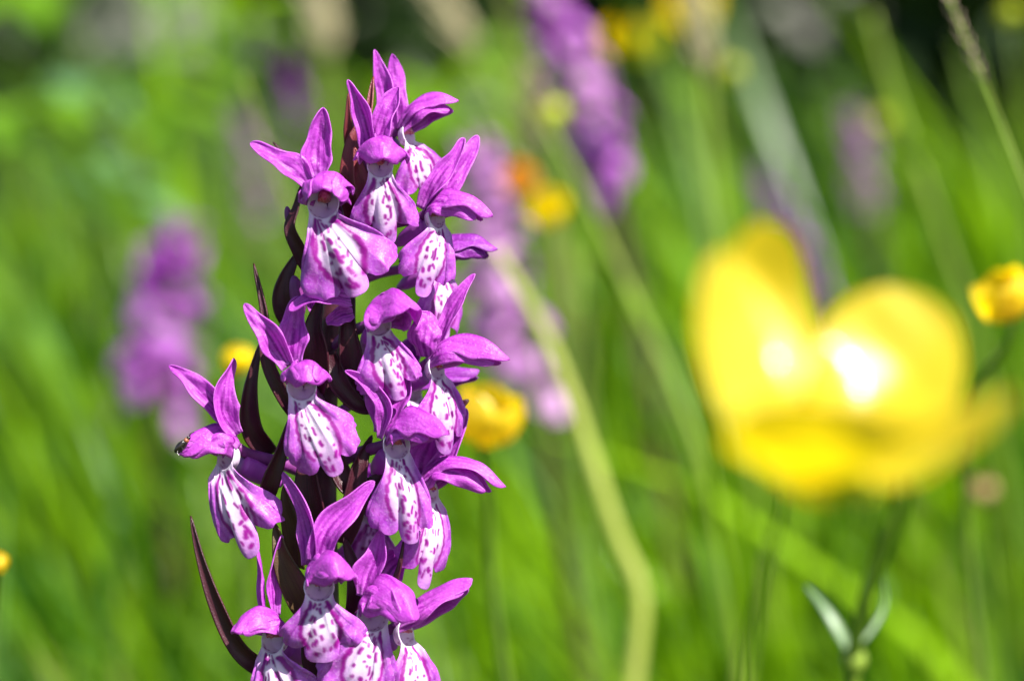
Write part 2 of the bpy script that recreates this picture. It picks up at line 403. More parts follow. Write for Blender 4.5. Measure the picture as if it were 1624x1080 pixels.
    for k_ in range(18):                                                      # faint spots on the side lobes
        sg = rg.choice([-1, 1]); x0 = sg * rg.uniform(.5, .9); y0 = -rg.uniform(.45, .78) * q
        stroke(x0, y0, x0 + rg.uniform(-.04, .04), y0 - rg.uniform(.02, .1), rg.uniform(.02, .05), rg.uniform(.15, .5))
    return V.reshape(-1, 3), gridfaces(nv, nu), {'white': np.clip(white, 0, 1).ravel(), 'mark': mark.ravel()}, dict(n=n, up=up, r=r)

def throat_mesh(O, a, f, u, r, seed):
    rg = np.random.default_rng(seed + 177)
    nv, nu = 16, 44
    phi = np.linspace(-R(165), R(165), nu)
    dep = np.linspace(0, 1, nv); ax = nz(-f * .95 - u * .12)
    rad = a * np.interp(dep, [0, .10, .35, .75, 1], [1.02, .98, .93, .72, .03])
    lean = np.interp(dep, [0, .3, 1], [.18, .05, 0])
    V = (O + (dep * 1.05 * a)[:, None, None] * ax + rad[:, None, None] * (np.sin(phi)[None, :, None] * r * .98 - np.cos(phi)[None, :, None] * u)
         - (lean[:, None] * a * (1 - np.cos(phi))[None] * .5)[..., None] * f)
    mark = np.zeros((nv, nu))
    for k_ in range(16):
        p0, d0 = rg.uniform(-1.2, 1.2), rg.uniform(.10, .60)
        mark = np.maximum(mark, .9 * np.exp(-(((phi[None] - p0) / .09) ** 2 + ((dep[:, None] - d0) / .10) ** 2) * 1.6))
    white = np.broadcast_to(np.interp(dep, [0, .3, .7, .9, 1], [1, .97, .86, .70, .6])[:, None], (nv, nu))
    return V.reshape(-1, 3), gridfaces(nv, nu), {'white': white.ravel(), 'mark': mark.ravel()}

THICK = 1.1e-4
HELM = (.70, .98, 1.0, .94, .74, .40)
def flower(root, F, idx):
    O = P(*F['O']); a = F.get('a', 21) * K; yaw, pit = R(F['yaw']), R(F.get('pitch', 8))
    f = D(math.sin(yaw) * math.cos(pit), math.sin(pit), math.cos(yaw) * math.cos(pit))
    u0 = D(math.sin(R(F.get('roll', 0))), math.cos(R(F.get('roll', 0))), 0); u = nz(u0 - np.dot(u0, f) * f); r = np.cross(u, f)
    petal = M[F.get('mat', 'petal')]
    back = O - f * 1.9 * a
    ax = axis_at(F['O'][1] + F.get('drop', 45))
    ov = tube([ax, ax * .5 + back * .5 + u * 10 * K, back + u * .3 * a, O - f * .9 * a + u * .7 * a], [.30 * a, .46 * a, .44 * a, .34 * a], 12, 22, idx)
    fl = mk('flower', *ov[:2], M['ovary'], root, origin=O, attrs=ov[2])
    # lip
    if 'lip' in F:
        lp = F['lip']; top = O - u * a * 1.0 + f * .15 * a
        ly = R(lp.get('yaw', F['yaw'])); lpi = R(lp.get('pitch', 14))
        n = D(math.sin(ly) * math.cos(lpi), math.sin(lpi), math.cos(ly) * math.cos(lpi))
        kw = {k_: lp[k_] for k_ in ('aL', 'aR', 'refl', 'arch', 'notch', 'lobe', 'fade', 'mid') if k_ in lp}
        v, fc, at_, _ = lip_mesh(top, P(*lp['tip']), lp['hw'] * 1.07 * K, a, n, seed=idx * 7 + 3, rim=(O, f, u, r), **kw)
        mk('lip', v, fc, M['lip'], fl, attrs=at_, solid=THICK)
        v, fc, at_ = throat_mesh(O, a, f, u, r, idx); mk('throat', v, fc, M['lip'], fl, attrs=at_, solid=THICK)
        sp = tube([O - f * 1.5 * a - u * .5 * a, O - f * 3.0 * a - u * .9 * a, O - f * 4.9 * a - u * 1.5 * a], [.70 * a, .80 * a, .74 * a, .62 * a, .25 * a], 14, 18, idx)
        mk('spur', *sp[:2], M['spur'], fl, attrs=sp[2])
        c0 = O + u * .42 * a - f * .70 * a
        cl = tube([c0, c0 + f * .5 * a + u * .05 * a, c0 + f * .95 * a - u * .30 * a], [.34 * a, .42 * a, .36 * a, .16 * a], 12, 14, idx)
        cobj = mk('column', *cl[:2], M['column'], fl, attrs=cl[2])
        for sg in (-1, 1):
            c1 = c0 + r * sg * .17 * a
            an = tube([c1 + f * .25 * a + u * .1 * a, c1 + f * .62 * a, c1 + f * 1.02 * a - u * .36 * a], [.10 * a, .13 * a, .09 * a], 8, 10, idx)
            mk('pollen_pouch', *an[:2], M['column'], fl, attrs=an[2])
    # hood: dorsal sepal over two petals
    if 'hood' in F:
        h = F['hood']; tip = P(*h['tip']); rise = h.get('rise', 22) * K; hw = h['hw'] * K
        base = O + u * .95 * a - f * .9 * a
        dv = tip - base
        pts = [base, base + dv * .30 + u * rise, base + dv * .68 + u * rise * .95, tip]
        n0 = nz(u * 1.0 + f * .12)
        b = blade(pts, hw, np.array([n0, n0, nz(u * .8 + f * .6), nz(u * .6 + f * .8)]), cup=-h.get('cup', 1.05), keel=-.16 - .14 * (idx % 3), prof=h.get('prof', (.62, .95, 1.0, .90, .66, .34)), ruf=.13, seed=idx, nu=19, nv=32)
        mk('dorsal_sepal', *b[:2], petal, fl, attrs=b[2], solid=THICK)
        for sg in (-1, 1):
            pb = O + r * sg * .55 * a + u * .55 * a - f * .75 * a
            ptip = tip + r * sg * h.get('spread', 9) * K - u * h.get('drop', 10) * K - nz(dv) * h.get('short', 9) * K
            pv = ptip - pb
            pts = [pb, pb + pv * .33 + u * rise * .72 + r * sg * .55 * a, pb + pv * .70 + u * rise * .60 + r * sg * .42 * a, ptip]
            n1 = nz(r * sg * .85 + u * .6 + f * .05)
            b = blade(pts, hw * h.get('pw', .70), n1, cup=-.65, ruf=.20, prof=(.62, 1.0, 1.05, .9, .62, .30), seed=idx * 3 + sg, nu=15, nv=28)
            mk('petal', *b[:2], petal, fl, attrs=b[2], solid=THICK)
    for j, S in enumerate(F.get('sep', [])):
        pts = [P(*p) for p in S['p']]
        nn = S.get('n', (0, .2, 1)); nn = np.array([D(*q) for q in nn]) if np.ndim(nn) == 2 else D(*nn)
        b = blade(pts, S['hw'] * K, nn, cup=S.get('cup', .55), keel=S.get('keel', .16), roll=S.get('roll', .12), ruf=S.get('ruf', .24), seed=idx * 11 + j, twist=S.get('twist', .55 * math.sin(idx * 5.3 + j * 2.1)), prof=S.get('prof', SEPAL), asym=S.get('asym', (1, 1)))
        mk('lateral_sepal', *b[:2], petal, fl, attrs=b[2], solid=THICK)
    return fl

# ------------------------------------------------------------------ the orchid in focus
AXIS = [(572, 165, -1.5), (560, 260, -2), (535, 420, -2.5), (520, 560, -3), (512, 720, -3), (512, 900, -3), (515, 1080, -3)]
def axis_at(y):
    a_ = np.array(AXIS, float); yy = np.clip(y, 165, 1080)
    return P(np.interp(yy, a_[:, 1], a_[:, 0]), yy, np.interp(yy, a_[:, 1], a_[:, 2]))
ap = [P(*p) for p in AXIS]
foot = ap[-1] + (ap[-1] - ap[-2]) * 1.3; gnd = np.array((foot[0] + .004, foot[1] + .003, -.02))
orchid = empty('orchid', (gnd[0], gnd[1], 0))
tag(orchid, 'sharp purple orchid spike with spotted white lips and maroon bracts', 'orchid')
b = tube(ap + [foot, foot * .5 + gnd * .5 + np.array((.002, 0, 0)), gnd], [8 * K, 15 * K, 20 * K, 24 * K, 27 * K, 30 * K, 34 * K, 36 * K, 38 * K, 40 * K], 18, 80)
mk('stem', *b[:2], M['stem_maroon'], orchid, attrs=b[2])

FL = [
 # 0 top, facing the lens
 dict(O=(603, 262, 6), yaw=6, a=20, hood=dict(tip=(608, 252, 9.0), hw=43, rise=26, cup=1.3, spread=10, drop=-3, short=7, pw=.5, prof=HELM),
      lip=dict(tip=(612, 390, 5), hw=49, yaw=2, lobe=.71, notch=.64, mid=1.6),
      sep=[dict(p=[(588, 248, 4.2), (583, 210, 4.5), (572, 168, 4.6), (551, 127, 5.2)], hw=17, n=(-.35, .3, .9), cup=.9),
           dict(p=[(598, 240, 4.0), (606, 205, 3.6), (620, 165, 3.4), (634, 138, 3.0)], hw=23, n=(-.3, .15, .9), cup=.35)]),
 # 1 behind the top, turned away
 dict(O=(650, 214, -1.5), yaw=62, a=18, hood=dict(tip=(727, 160, -.5), hw=26, rise=24, cup=.9, spread=6, drop=11, short=14),
      lip=dict(tip=(682, 318, -1.5), hw=48, yaw=25, aL=.9, aR=.9, pitch=20),
      sep=[dict(p=[(622, 215, -2.4), (614, 165, -2.4), (604, 120, -2.2), (594, 79, -2)], hw=16, n=(-.2, .2, .95), cup=.8),
           dict(p=[(628, 212, -2.8), (629, 165, -3), (627, 120, -3.2), (622, 86, -3.2)], hw=19, n=(.2, .15, .95), cup=-.7)]),
 # 2 upper right
 dict(O=(694, 344, 3.5), yaw=50, a=19, hood=dict(tip=(781, 343, 6), hw=27, rise=26, cup=.9, spread=8, drop=8, short=24),
      lip=dict(tip=(668, 472, 4.5), hw=46, yaw=14, aR=.78, lobe=.76, notch=.68),
      sep=[dict(p=[(670, 333, 2.4), (694, 290, 2.8), (718, 256, 2.6), (736, 219, 2.0)], hw=17, n=(-.55, .2, .8), cup=.9),
           dict(p=[(680, 330, 1.0), (712, 290, .4), (740, 250, -.3), (758, 215, -1)], hw=20, n=(.1, .1, 1), cup=.5)]),
 # 3 upper left
 dict(O=(512, 322, 6.5), yaw=-12, a=25, hood=dict(tip=(512, 300, 9.6), hw=42, rise=24, cup=1.15, spread=24, drop=14, short=6, pw=.62, prof=HELM),
      lip=dict(tip=(572, 468, 7), hw=70, yaw=-8, lobe=.92, notch=.83, aL=.98, aR=1.05, mid=1.3),
      sep=[dict(p=[(490, 292, 4.5), (464, 268, 5), (435, 250, 5), (397, 227, 4.5)], hw=21, n=(-.1, .5, .85), cup=.55),
           dict(p=[(506, 282, 4.2), (504, 250, 4), (507, 210, 4.2), (513, 171, 4.6)], hw=24, n=(-.15, .1, 1), cup=.7)]),
 # 4 behind, right
 dict(O=(698, 420, -3), yaw=62, a=17, hood=dict(tip=(789, 396, -2), hw=30, rise=25, cup=.85, spread=6, drop=8, short=18), mat='petal_shade',
      lip=dict(tip=(700, 545, -2), hw=40, yaw=40),
      sep=[dict(p=[(690, 400, -4), (680, 370, -4), (668, 350, -4)], hw=18)]),
 # 5 centre, under the upper left flower
 dict(O=(600, 512, 5), yaw=16, a=21, hood=dict(tip=(650, 488, 9.2), hw=47, rise=16, cup=1.0, spread=10, drop=9, short=20),
      lip=dict(tip=(636, 634, 5.2), hw=52, yaw=8, aR=.80, lobe=.80, notch=.72),
      sep=[dict(p=[(556, 474, 4), (528, 470, 5.2), (495, 472, 6.0), (458, 492, 6.0)], hw=23, n=(-.1, .62, .75), cup=-.30, twist=0),
           dict(p=[(560, 496, 3.4), (545, 500, 3.6), (530, 506, 3.6), (518, 513, 3.2)], hw=15, n=(0, .1, 1), cup=.3),
           dict(p=[(500, 500, 1.5), (492, 470, 1.8), (487, 450, 2), (484, 436, 2)], hw=9, n=(-.4, .1, .9), cup=.5)]),
 # 6 left of centre
 dict(O=(478, 612, 7), yaw=-4, a=23, hood=dict(tip=(486, 606, 10), hw=37, rise=22, cup=1.3, spread=14, drop=-2, short=7, pw=.5, prof=HELM),
      lip=dict(tip=(536, 754, 6.6), hw=53, yaw=-2, lobe=.85, notch=.79, mid=1.3),
      sep=[dict(p=[(456, 582, 5), (438, 550, 5.6), (414, 516, 5.6), (387, 482, 5.2)], hw=20, n=(-.2, .45, .9), cup=.5),
           dict(p=[(466, 578, 5), (464, 545, 4.4), (467, 510, 4.2), (474, 470, 4.2)], hw=27, n=(0, .08, 1), cup=.5)]),
 # 7 centre right
 dict(O=(630, 706, 5.5), yaw=24, a=22, hood=dict(tip=(705, 690, 9.5), hw=36, rise=30, cup=1.0, spread=9, drop=8, short=24),
      lip=dict(tip=(655, 862, 6), hw=50, yaw=8, aR=.72, aL=1.1, lobe=.87, notch=.80),
      sep=[dict(p=[(604, 696, 5), (612, 655, 5.4), (590, 615, 5.6), (547, 588, 6.2)], hw=14, n=(-.5, .3, .8), cup=.8),
           dict(p=[(608, 688, 3.6), (620, 640, 3.4), (638, 600, 3), (649, 556, 2.6)], hw=31, n=(-.2, .15, .95), cup=.5)]),
 # 8 right, level with the centre
 dict(O=(694, 584, 2.5), yaw=54, a=19, hood=dict(tip=(808, 570, 5), hw=30, rise=27, cup=.8, spread=8, drop=6, short=20),
      lip=dict(tip=(708, 720, 2), hw=52, yaw=30, aL=1.1, aR=.7),
      sep=[dict(p=[(676, 566, 2.5), (672, 540, 3.4), (676, 515, 3.6), (680, 494, 2.6)], hw=24, n=(-.2, .2, .95), cup=-.8, prof=(.6, .9, 1, 1, .9, .7)),
           dict(p=[(688, 552, 1.5), (708, 515, 1.6), (728, 475, 1.6), (753, 434, 1.2)], hw=16, n=(-.35, .1, .9), cup=.8)]),
 # 9 lower right
 dict(O=(684, 778, 1.5), yaw=54, a=20, hood=dict(tip=(802, 772, 3.6), hw=28, rise=38, cup=.8, spread=8, drop=10, short=30),
      lip=dict(tip=(668, 934, 2.5), hw=42, yaw=36, aL=1.0, aR=.9),
      sep=[dict(p=[(676, 768, .5), (700, 735, .6), (724, 695, .6), (740, 648, .2)], hw=17, n=(-.4, .1, .9), cup=.7),
           dict(p=[(662, 768, .4), (668, 735, .2), (680, 705, -.4), (690, 680, -1)], hw=34, n=(-.1, .1, 1), cup=.3)]),
 # 10 far left
 dict(O=(356, 722, 3.5), yaw=-50, a=23, hood=dict(tip=(284, 720, 5.5), hw=36, rise=30, cup=1.0, spread=9, drop=4, short=10),
      lip=dict(tip=(402, 884, 4.2), hw=62, yaw=-22, aL=.62, aR=.98, notch=.68, lobe=.75, mid=1.5),
      sep=[dict(p=[(372, 678, 2.4), (338, 640, 2.8), (305, 606, 2.8), (268, 580, 2.2)], hw=19, n=(-.1, .55, .8), cup=.5),
           dict(p=[(376, 690, 3.6), (352, 650, 4), (356, 610, 4), (371, 568, 3.6)], hw=21, n=(.35, .05, .93), cup=.8)]),
 # 11 lower centre
 dict(O=(506, 930, 8), yaw=4, a=23, hood=dict(tip=(536, 916, 12), hw=42, rise=26, cup=1.3, spread=12, drop=-2, short=7, pw=.5, prof=HELM),
      lip=dict(tip=(512, 1050, 8), hw=60, yaw=0, mid=1.9, lobe=.74, notch=.66),
      sep=[dict(p=[(492, 896, 5.6), (494, 850, 6), (480, 800, 6), (449, 748, 5.6)], hw=19, n=(-.35, .2, .9), cup=.8),
           dict(p=[(502, 892, 6), (516, 850, 6.6), (552, 805, 6.2), (594, 763, 5.4)], hw=24, n=(-.1, .25, .95), cup=.6)]),
 # 12 lower left
 dict(O=(432, 1012, 5), yaw=-36, a=24, hood=dict(tip=(371, 1002, 8.5), hw=34, rise=26, cup=1.2, spread=12, drop=2, short=6, pw=.6, prof=HELM),
      lip=dict(tip=(462, 1150, 6), hw=62, yaw=-22, aL=.75),
      sep=[dict(p=[(422, 976, 3.6), (418, 940, 3.6), (414, 900, 3.8), (408, 866, 4)], hw=11, n=(-.9, .1, .5), cup=.8),
           dict(p=[(436, 976, 3.6), (430, 935, 3.6), (434, 890, 3.8), (447, 848, 4)], hw=13, n=(.75, .1, .6), cup=.9)]),
 # 13 bottom, right of centre
 dict(O=(592, 976, 6.5), yaw=16, a=25, hood=dict(tip=(656, 984, 10), hw=40, rise=38, cup=1.0, spread=12, drop=2, short=12),
      lip=dict(tip=(562, 1128, 7.5), hw=64, yaw=6, aR=.8, aL=1.05),
      sep=[dict(p=[(576, 946, 5), (586, 910, 5.2), (600, 870, 5.2), (606, 838, 5)], hw=21, n=(-.3, .1, .95), cup=.7),
           dict(p=[(600, 936, 2.5), (618, 905, 2), (640, 880, 1.5), (652, 850, 1)], hw=24, n=(0, .1, 1), cup=.3)]),
 # 14 bottom right, turned away
 dict(O=(646, 1004, .5), yaw=58, a=21, hood=dict(tip=(749, 918, 1.5), hw=28, rise=10, cup=.8, spread=6, drop=10, short=12),
      lip=dict(tip=(658, 1150, 1.5), hw=48, yaw=34),
      sep=[dict(p=[(628, 985, -1), (622, 955, -1), (625, 925, -1)], hw=15)]),
 # 15 behind, between the centre flowers, shade painted into petals and lip
 dict(O=(590, 812, -6), yaw=14, a=20, mat='petal_shade', hood=dict(tip=(620, 800, -4), hw=34, rise=18, spread=10),
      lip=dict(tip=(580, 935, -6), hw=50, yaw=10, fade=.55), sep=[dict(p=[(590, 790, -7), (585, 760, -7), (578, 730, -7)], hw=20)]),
 # 16 behind, right
 dict(O=(655, 620, -6), yaw=40, a=19, mat='petal_shade', hood=dict(tip=(760, 588, -6), hw=24, rise=8, spread=8),
      lip=dict(tip=(690, 740, -6), hw=48, yaw=35), sep=[dict(p=[(640, 600, -7), (650, 560, -7), (662, 530, -7)], hw=22)]),
]
for i, F in enumerate(FL): flower(orchid, F, i)

def bract(pts, hw, n, mat='bract', cup=.9, prof=(.75, 1, .92, .7, .42, .12), seed=0, twist=0):
    b = blade([P(*p) for p in pts], hw * K, D(*n), cup=cup, ruf=.05, prof=prof, seed=seed, twist=twist)
    mk('bract', *b[:2], M[mat], orchid, attrs=b[2], solid=2.0e-4)
BR = [
 ([(562, 350, 1), (556, 290, 3), (562, 230, 3.2), (583, 185, 2.4), (592, 122, 1)], 17, (-.5, .2, .85)),
 ([(585, 360, 2), (578, 310, 4), (570, 270, 4.4), (562, 234, 4.4)], 17, (.1, .2, 1)),
 ([(556, 250, -2), (553, 200, -1), (552, 148, -.6)], 8, (-.2, .1, 1)),
 ([(585, 250, 0), (580, 220, 2), (592, 196, 2.4), (604, 180, 2)], 10, (-.3, .2, .9)),
 ([(498, 440, 1), (478, 400, 2), (462, 360, 2.4), (470, 330, 2.2), (478, 290, 2)], 13, (-.5, .2, .8)),
 ([(470, 520, 0), (452, 480, 1), (456, 440, 1.2), (476, 396, 1)], 19, (-.3, .1, .95)),
 ([(490, 680, 1), (452, 630, 3), (424, 570, 3.4), (420, 500, 3), (402, 418, 2.4)], 12, (-.3, .2, .9)),
 ([(430, 720, -1), (402, 685, .4), (398, 620, 1), (412, 545, .6)], 17, (-.1, .1, 1)),
 ([(418, 800, 3), (430, 760, 4.4), (446, 715, 4.8), (460, 662, 4.4)], 14, (.3, .1, .95)),
 ([(440, 1075, 2), (385, 1035, 3.4), (345, 960, 3.6), (320, 890, 3.2), (302, 818, 2.6)], 15, (-.4, .3, .85)),
 ([(628, 960, 2), (625, 930, 3.6), (634, 895, 4), (640, 858, 3.8)], 5, (0, .1, 1)),
 ([(500, 980, 2), (470, 930, 3.4), (448, 880, 3.8), (436, 830, 3.2)], 24, (-.3, .2, .9)),
 ([(520, 700, 1), (560, 780, 1.5), (600, 760, 1), (640, 740, 0)], 16, (0, .6, .8)),
 ([(520, 560, 2), (545, 620, 2.6), (580, 650, 2.4), (620, 640, 1)], 16, (-.1, .5, .8)),
 ([(500, 620, 1), (502, 560, 3), (498, 520, 3), (510, 470, 2.6)], 24, (-.2, .1, .95)),
 ([(560, 640, 1), (556, 570, 2), (552, 520, 2.2), (560, 460, 1)], 20, (.1, .1, .95)),
 ([(500, 860, 1), (492, 800, 2.4), (488, 740, 2.4), (492, 690, 2)], 26, (-.2, .1, .95)),
 ([(540, 860, 1), (560, 800, 2), (570, 740, 2), (590, 690, 1)], 20, (.2, .1, .95)),
 ([(470, 900, 1), (466, 850, 2), (455, 800, 2.6), (450, 770, 2.6)], 18, (-.2, .1, .95)),
 ([(560, 1000, 1), (566, 950, 3), (560, 900, 3), (545, 850, 2)], 18, (.2, .1, .95)),
 ([(640, 420, -2), (668, 380, -1.5), (680, 350, -2), (690, 320, -3)], 12, (.4, .1, .9)),
 ([(700, 660, -3), (722, 650, -1.5), (735, 640, -1), (743, 634, -1)], 10, (.1, .3, .9)),
 ([(520, 330, -4), (478, 272, -3), (450, 244, -2.6), (433, 226, -2.4)], 6, (0, .4, 1)),
 ([(520, 1080, 4), (500, 1050, 5), (494, 1010, 5), (498, 980, 4)], 20, (-.1, .1, 1)),
]
for i, B in enumerate(BR):
    bract(B[0], B[1], B[2], 'bract_green' if i in (11, 18) else 'bract_sunlit' if i < 4 else 'bract', seed=i + 500)
for (x, y, w, l) in [(458, 345, 1.2, 18), (472, 470, 1.8, 34), (575, 245, 1, 40)]:         # unopened buds in the bracts
    b = ellipsoid(P(x, y, w), (CR * l * .36 * K, CF * l * .36 * K, D(-.15, 1, .2) * l * K)); mk('bud', *b[:2], M['ovary'], orchid, attrs=b[2])

# ------------------------------------------------------------------ beetle on the far-left hood
bc = P(288, 708, 7.0); dx, dz, dy = D(.62, .75, 0), D(-.75, .62, .2), D(.1, .1, -1)
be = empty('beetle', bc - dz * 6 * K)
tag(be, 'tiny shiny black beetle clinging to the tip of an orchid hood', 'beetle')
b = ellipsoid(bc, (dx * 13 * K, dz * 6.5 * K, dy * 7 * K)); mk('abdomen', *b[:2], M['black'], be, attrs=b[2])
for sg in (-1, 1):
    b = ellipsoid(bc + dz * 1.6 * K + dy * sg * 2.6 * K - dx * 1.5 * K, (dx * 12 * K, dz * 6 * K, dy * 5 * K)); mk('wing_case', *b[:2], M['black'], be, attrs=b[2])
b = ellipsoid(bc + dx * 12 * K, (dx * 4.5 * K, dz * 4.5 * K, dy * 5.5 * K)); mk('thorax', *b[:2], M['amber'], be, attrs=b[2])
b = ellipsoid(bc + dx * 17 * K, (dx * 3.2 * K, dz * 3.2 * K, dy * 3.6 * K)); hd = mk('head', *b[:2], M['black'], be, attrs=b[2])
for sg in (-1, 1):
    for j, q in enumerate((-6, 1, 8)):
        c0 = bc + dx * q * K + dy * sg * 5 * K - dz * 2 * K
        b = tube([c0, c0 + dy * sg * 5 * K + dz * 1 * K + dx * (q * .4) * K, c0 + dy * sg * 9 * K - dz * 7 * K + dx * (q * .7) * K], [.9 * K, .7 * K, .5 * K], 6, 8); mk('leg', *b[:2], M['black'], be, attrs=b[2])
    c0 = bc + dx * 19 * K + dy * sg * 1.6 * K
    b = tube([c0, c0 + dx * 5 * K + dy * sg * 3 * K + dz * 2 * K, c0 + dx * 9 * K + dy * sg * 5 * K], [.5 * K, .5 * K, .6 * K], 6, 8); mk('antenna', *b[:2], M['black'], be, attrs=b[2])

# ------------------------------------------------------------------ buttercups
def stem_to_ground(root, pts, r, mat='stem_green', drift=(0, 0), nv=30):
    end = np.asarray(pts[-1], float); g = np.array((end[0] + drift[0], end[1] + drift[1], -.02))
    b = tube(list(pts) + [end * .45 + g * .55 + np.array((drift[0] * .1, 0, 0)), g], r, 9, nv)
    return mk('stem', *b[:2], M[mat], root, attrs=b[2])
def base_of(p, drift=(0, 0)): return (p[0] + drift[0], p[1] + drift[1], 0)

# the big one close to the lens
def Q(x, y, d): return at(x, y, d * 1e-3)
KB = .150 * PXS
bt = empty('buttercup', base_of(Q(1348, 1300, 205), (.01, .02)))
tag(bt, 'large glossy yellow buttercup with wide open cup, much bigger than the others', 'buttercup')
BP = [  # spine, half width px, normal, cup, profile
 ('petal', [(1325, 748, 152), (1218, 695, 150), (1152, 565, 152), (1168, 415, 156)], 112, (.75, .30, .55), .55, (.55, .85, 1.0, 1.0, .95, .72)),
 ('petal', [(1350, 745, 156), (1385, 680, 161), (1410, 570, 165), (1405, 455, 166)], 128, (-.05, .25, .95), .42, (.4, .75, .98, 1.0, .92, .70)),
 ('petal', [(1335, 742, 150), (1338, 748, 144), (1345, 705, 139), (1350, 640, 137)], 172, (.02, .55, -.85), .55, (.25, .62, .92, 1.0, .9, .72)),
 ('petal', [(1375, 748, 152), (1460, 732, 150), (1545, 690, 148), (1612, 628, 147)], 66, (-.45, .75, .35), .55, (.75, .95, 1.0, 1.0, .85, .6)),
 ('petal', [(1330, 735, 156), (1250, 640, 161), (1206, 480, 164), (1200, 352, 162)], 84, (.35, .25, .9), .45, (.4, .75, 1.0, 1.0, .95, .85)),
]
for i, (nm, pts, hw, n, cup, prof) in enumerate(BP):
    b = blade([Q(*p) for p in pts], hw * KB, D(*n), cup=cup, ruf=.07, prof=prof, nu=25, nv=36, seed=900 + i, tipround=.82)
    mk('petal', *b[:2], M['yellow'], bt, attrs=b[2])
for i in range(5):
    an = i * 1.2566 + .4; c0 = Q(1345, 752, 151)
    b = blade([c0, c0 + D(math.cos(an), -.5, math.sin(an)) * .0025, c0 + D(math.cos(an), .2, math.sin(an)) * .0052], .0014, D(math.cos(an), -.3, math.sin(an)), cup=-.5, seed=i)
    mk('sepal', *b[:2], M['lime'], bt, attrs=b[2], solid=2e-4)
dome = Q(1345, 725, 151)
b = ellipsoid(dome, (CR * .0016, CF * .0016, CU * .0018)); mk('pistil', *b[:2], M['lime'], bt, attrs=b[2])
for i in range(26):
    an = i * 2.399; rr = .0012 + .0011 * (i / 26); e = dome + D(math.cos(an), 1.0, math.sin(an)) * (.0035 + .0012 * (i % 3) / 3)
    s0 = dome + (math.cos(an) * CR - math.sin(an) * CF) * rr * .7
    b = join([tube([s0, s0 * .5 + e * .5 + CU * .0003, e], [.00012, .0001], 6, 6), ellipsoid(e, (CR * .0003, CF * .0003, CU * .0006), 8, 6)])
    mk('stamen', *b[:2], M['stamen'], bt, attrs=b[2])
stem_to_ground(bt, [Q(1345, 755, 151), Q(1400, 735, 160), Q(1434, 778, 172), Q(1400, 870, 185), Q(1366, 975, 196), Q(1352, 1060, 203), Q(1348, 1300, 205)], [.0006, .0006, .0006, .0007, .0008, .0009, .001, .0012], 'stem_lime', (.01, .02), 50)
for pts, hw, m_ in [([(1353, 1045, 203), (1335, 1010, 203), (1308, 965, 204), (1278, 928, 206)], 9, 'leaf_silver'), ([(1356, 1030, 203), (1385, 995, 204), (1404, 955, 205), (1402, 915, 205)], 3.5, 'leaf_silver')]:
    b = blade([Q(*p) for p in pts], hw * .2 * PXS, D(.2, .5, .8), cup=.6, seed=3); mk('leaf', *b[:2], M[m_], bt, attrs=b[2], solid=2e-4)
b = ellipsoid(Q(1354, 1046, 202), (CR * .0011, CF * .0011, CU * .0012)); mk('stem_node', *b[:2], M['stem_lime'], bt, attrs=b[2])

def buttercup(x, y, d, wpx, axis, label, opening=.55, mat='yellow_matte', stem=None, petals=5, group=None, stem_mat='stem_green', seed=0):
    """a cup of petals around an axis; wpx = picture width"""
    rg = np.random.default_rng(seed + 40)
    c = at(x, y, d); rad = wpx * .5 * d * PXS; ax = D(*axis); hgt = rad * 1.35
    A = nz(np.cross(ax, (.3, .2, .93))); B = np.cross(ax, A)
    low = c - ax * hgt * .55
    pts = [low] + ([at(*q) for q in stem] if stem else [low + np.array((.004, 0, -.03))])
    drift = (rg.uniform(.0, .04), rg.uniform(-.01, .02))
    root = empty('buttercup', base_of(pts[-1], drift)); tag(root, label, 'buttercup', group)
    for i in range(petals):
        an = i * 2 * math.pi / petals + rg.uniform(-.2, .2) + seed; o_ = A * math.cos(an) + B * math.sin(an); k_ = opening * rg.uniform(.9, 1.12)
        pp = [low, low + o_ * rad * .75 * (k_ + .45) + ax * hgt * .22, low + o_ * rad * (.55 + k_ * .8) + ax * hgt * .70, low + o_ * rad * (.25 + k_ * 1.3) + ax * hgt * 1.12]
        b = blade(pp, rad * .72, nz(ax * .4 - o_), cup=.6, ruf=.06, prof=(.35, .8, 1.05, 1.08, .95, .7), nu=13, nv=18, seed=seed * 9 + i, tipround=.8)
        mk('petal', *b[:2], M[mat], root, attrs=b[2])
    b = ellipsoid(low + ax * hgt * .28, (A * rad * .3, B * rad * .3, ax * hgt * .25)); mk('stamens', *b[:2], M['stamen'], root, attrs=b[2])
    for i in range(5):
        an = i * 1.2566; o_ = A * math.cos(an) + B * math.sin(an)
        b = blade([low, low + o_ * rad * .5 + ax * hgt * .05, low + o_ * rad * .72 + ax * hgt * .3], rad * .22, o_, cup=-.4, nu=7, nv=10, seed=i); mk('sepal', *b[:2], M['lime'], root, attrs=b[2])
    stem_to_ground(root, pts, [.0006, .0008, .0011], stem_mat, drift)
    return root
buttercup(772, 664, .355, 118, (.35, .9, .25), 'yellow buttercup cup half hidden behind the sharp orchid flowers', .42, 'yellow', [(770, 760, .365), (790, 1000, .38)], seed=1)
buttercup(1594, 474, .345, 96, (-.45, .85, .3), 'glossy yellow buttercup cup on a stem slanting beside the largest buttercup', .45, 'yellow', [(1600, 545, .35), (1552, 610, .36), (1530, 800, .39)], seed=2)
buttercup(378, 572, .365, 58, (.1, .9, .3), 'small round yellow buttercup beside a maroon bract', .25, 'yellow_matte', [(380, 640, .38), (388, 900, .41)], seed=3)
buttercup(-4, 893, .315, 42, (.2, .9, .4), 'shiny yellow buttercup bud low in the grass, apart from the other buttercups', .1, 'yellow', [(-8, 940, .32), (-14, 1080, .33)], seed=4)
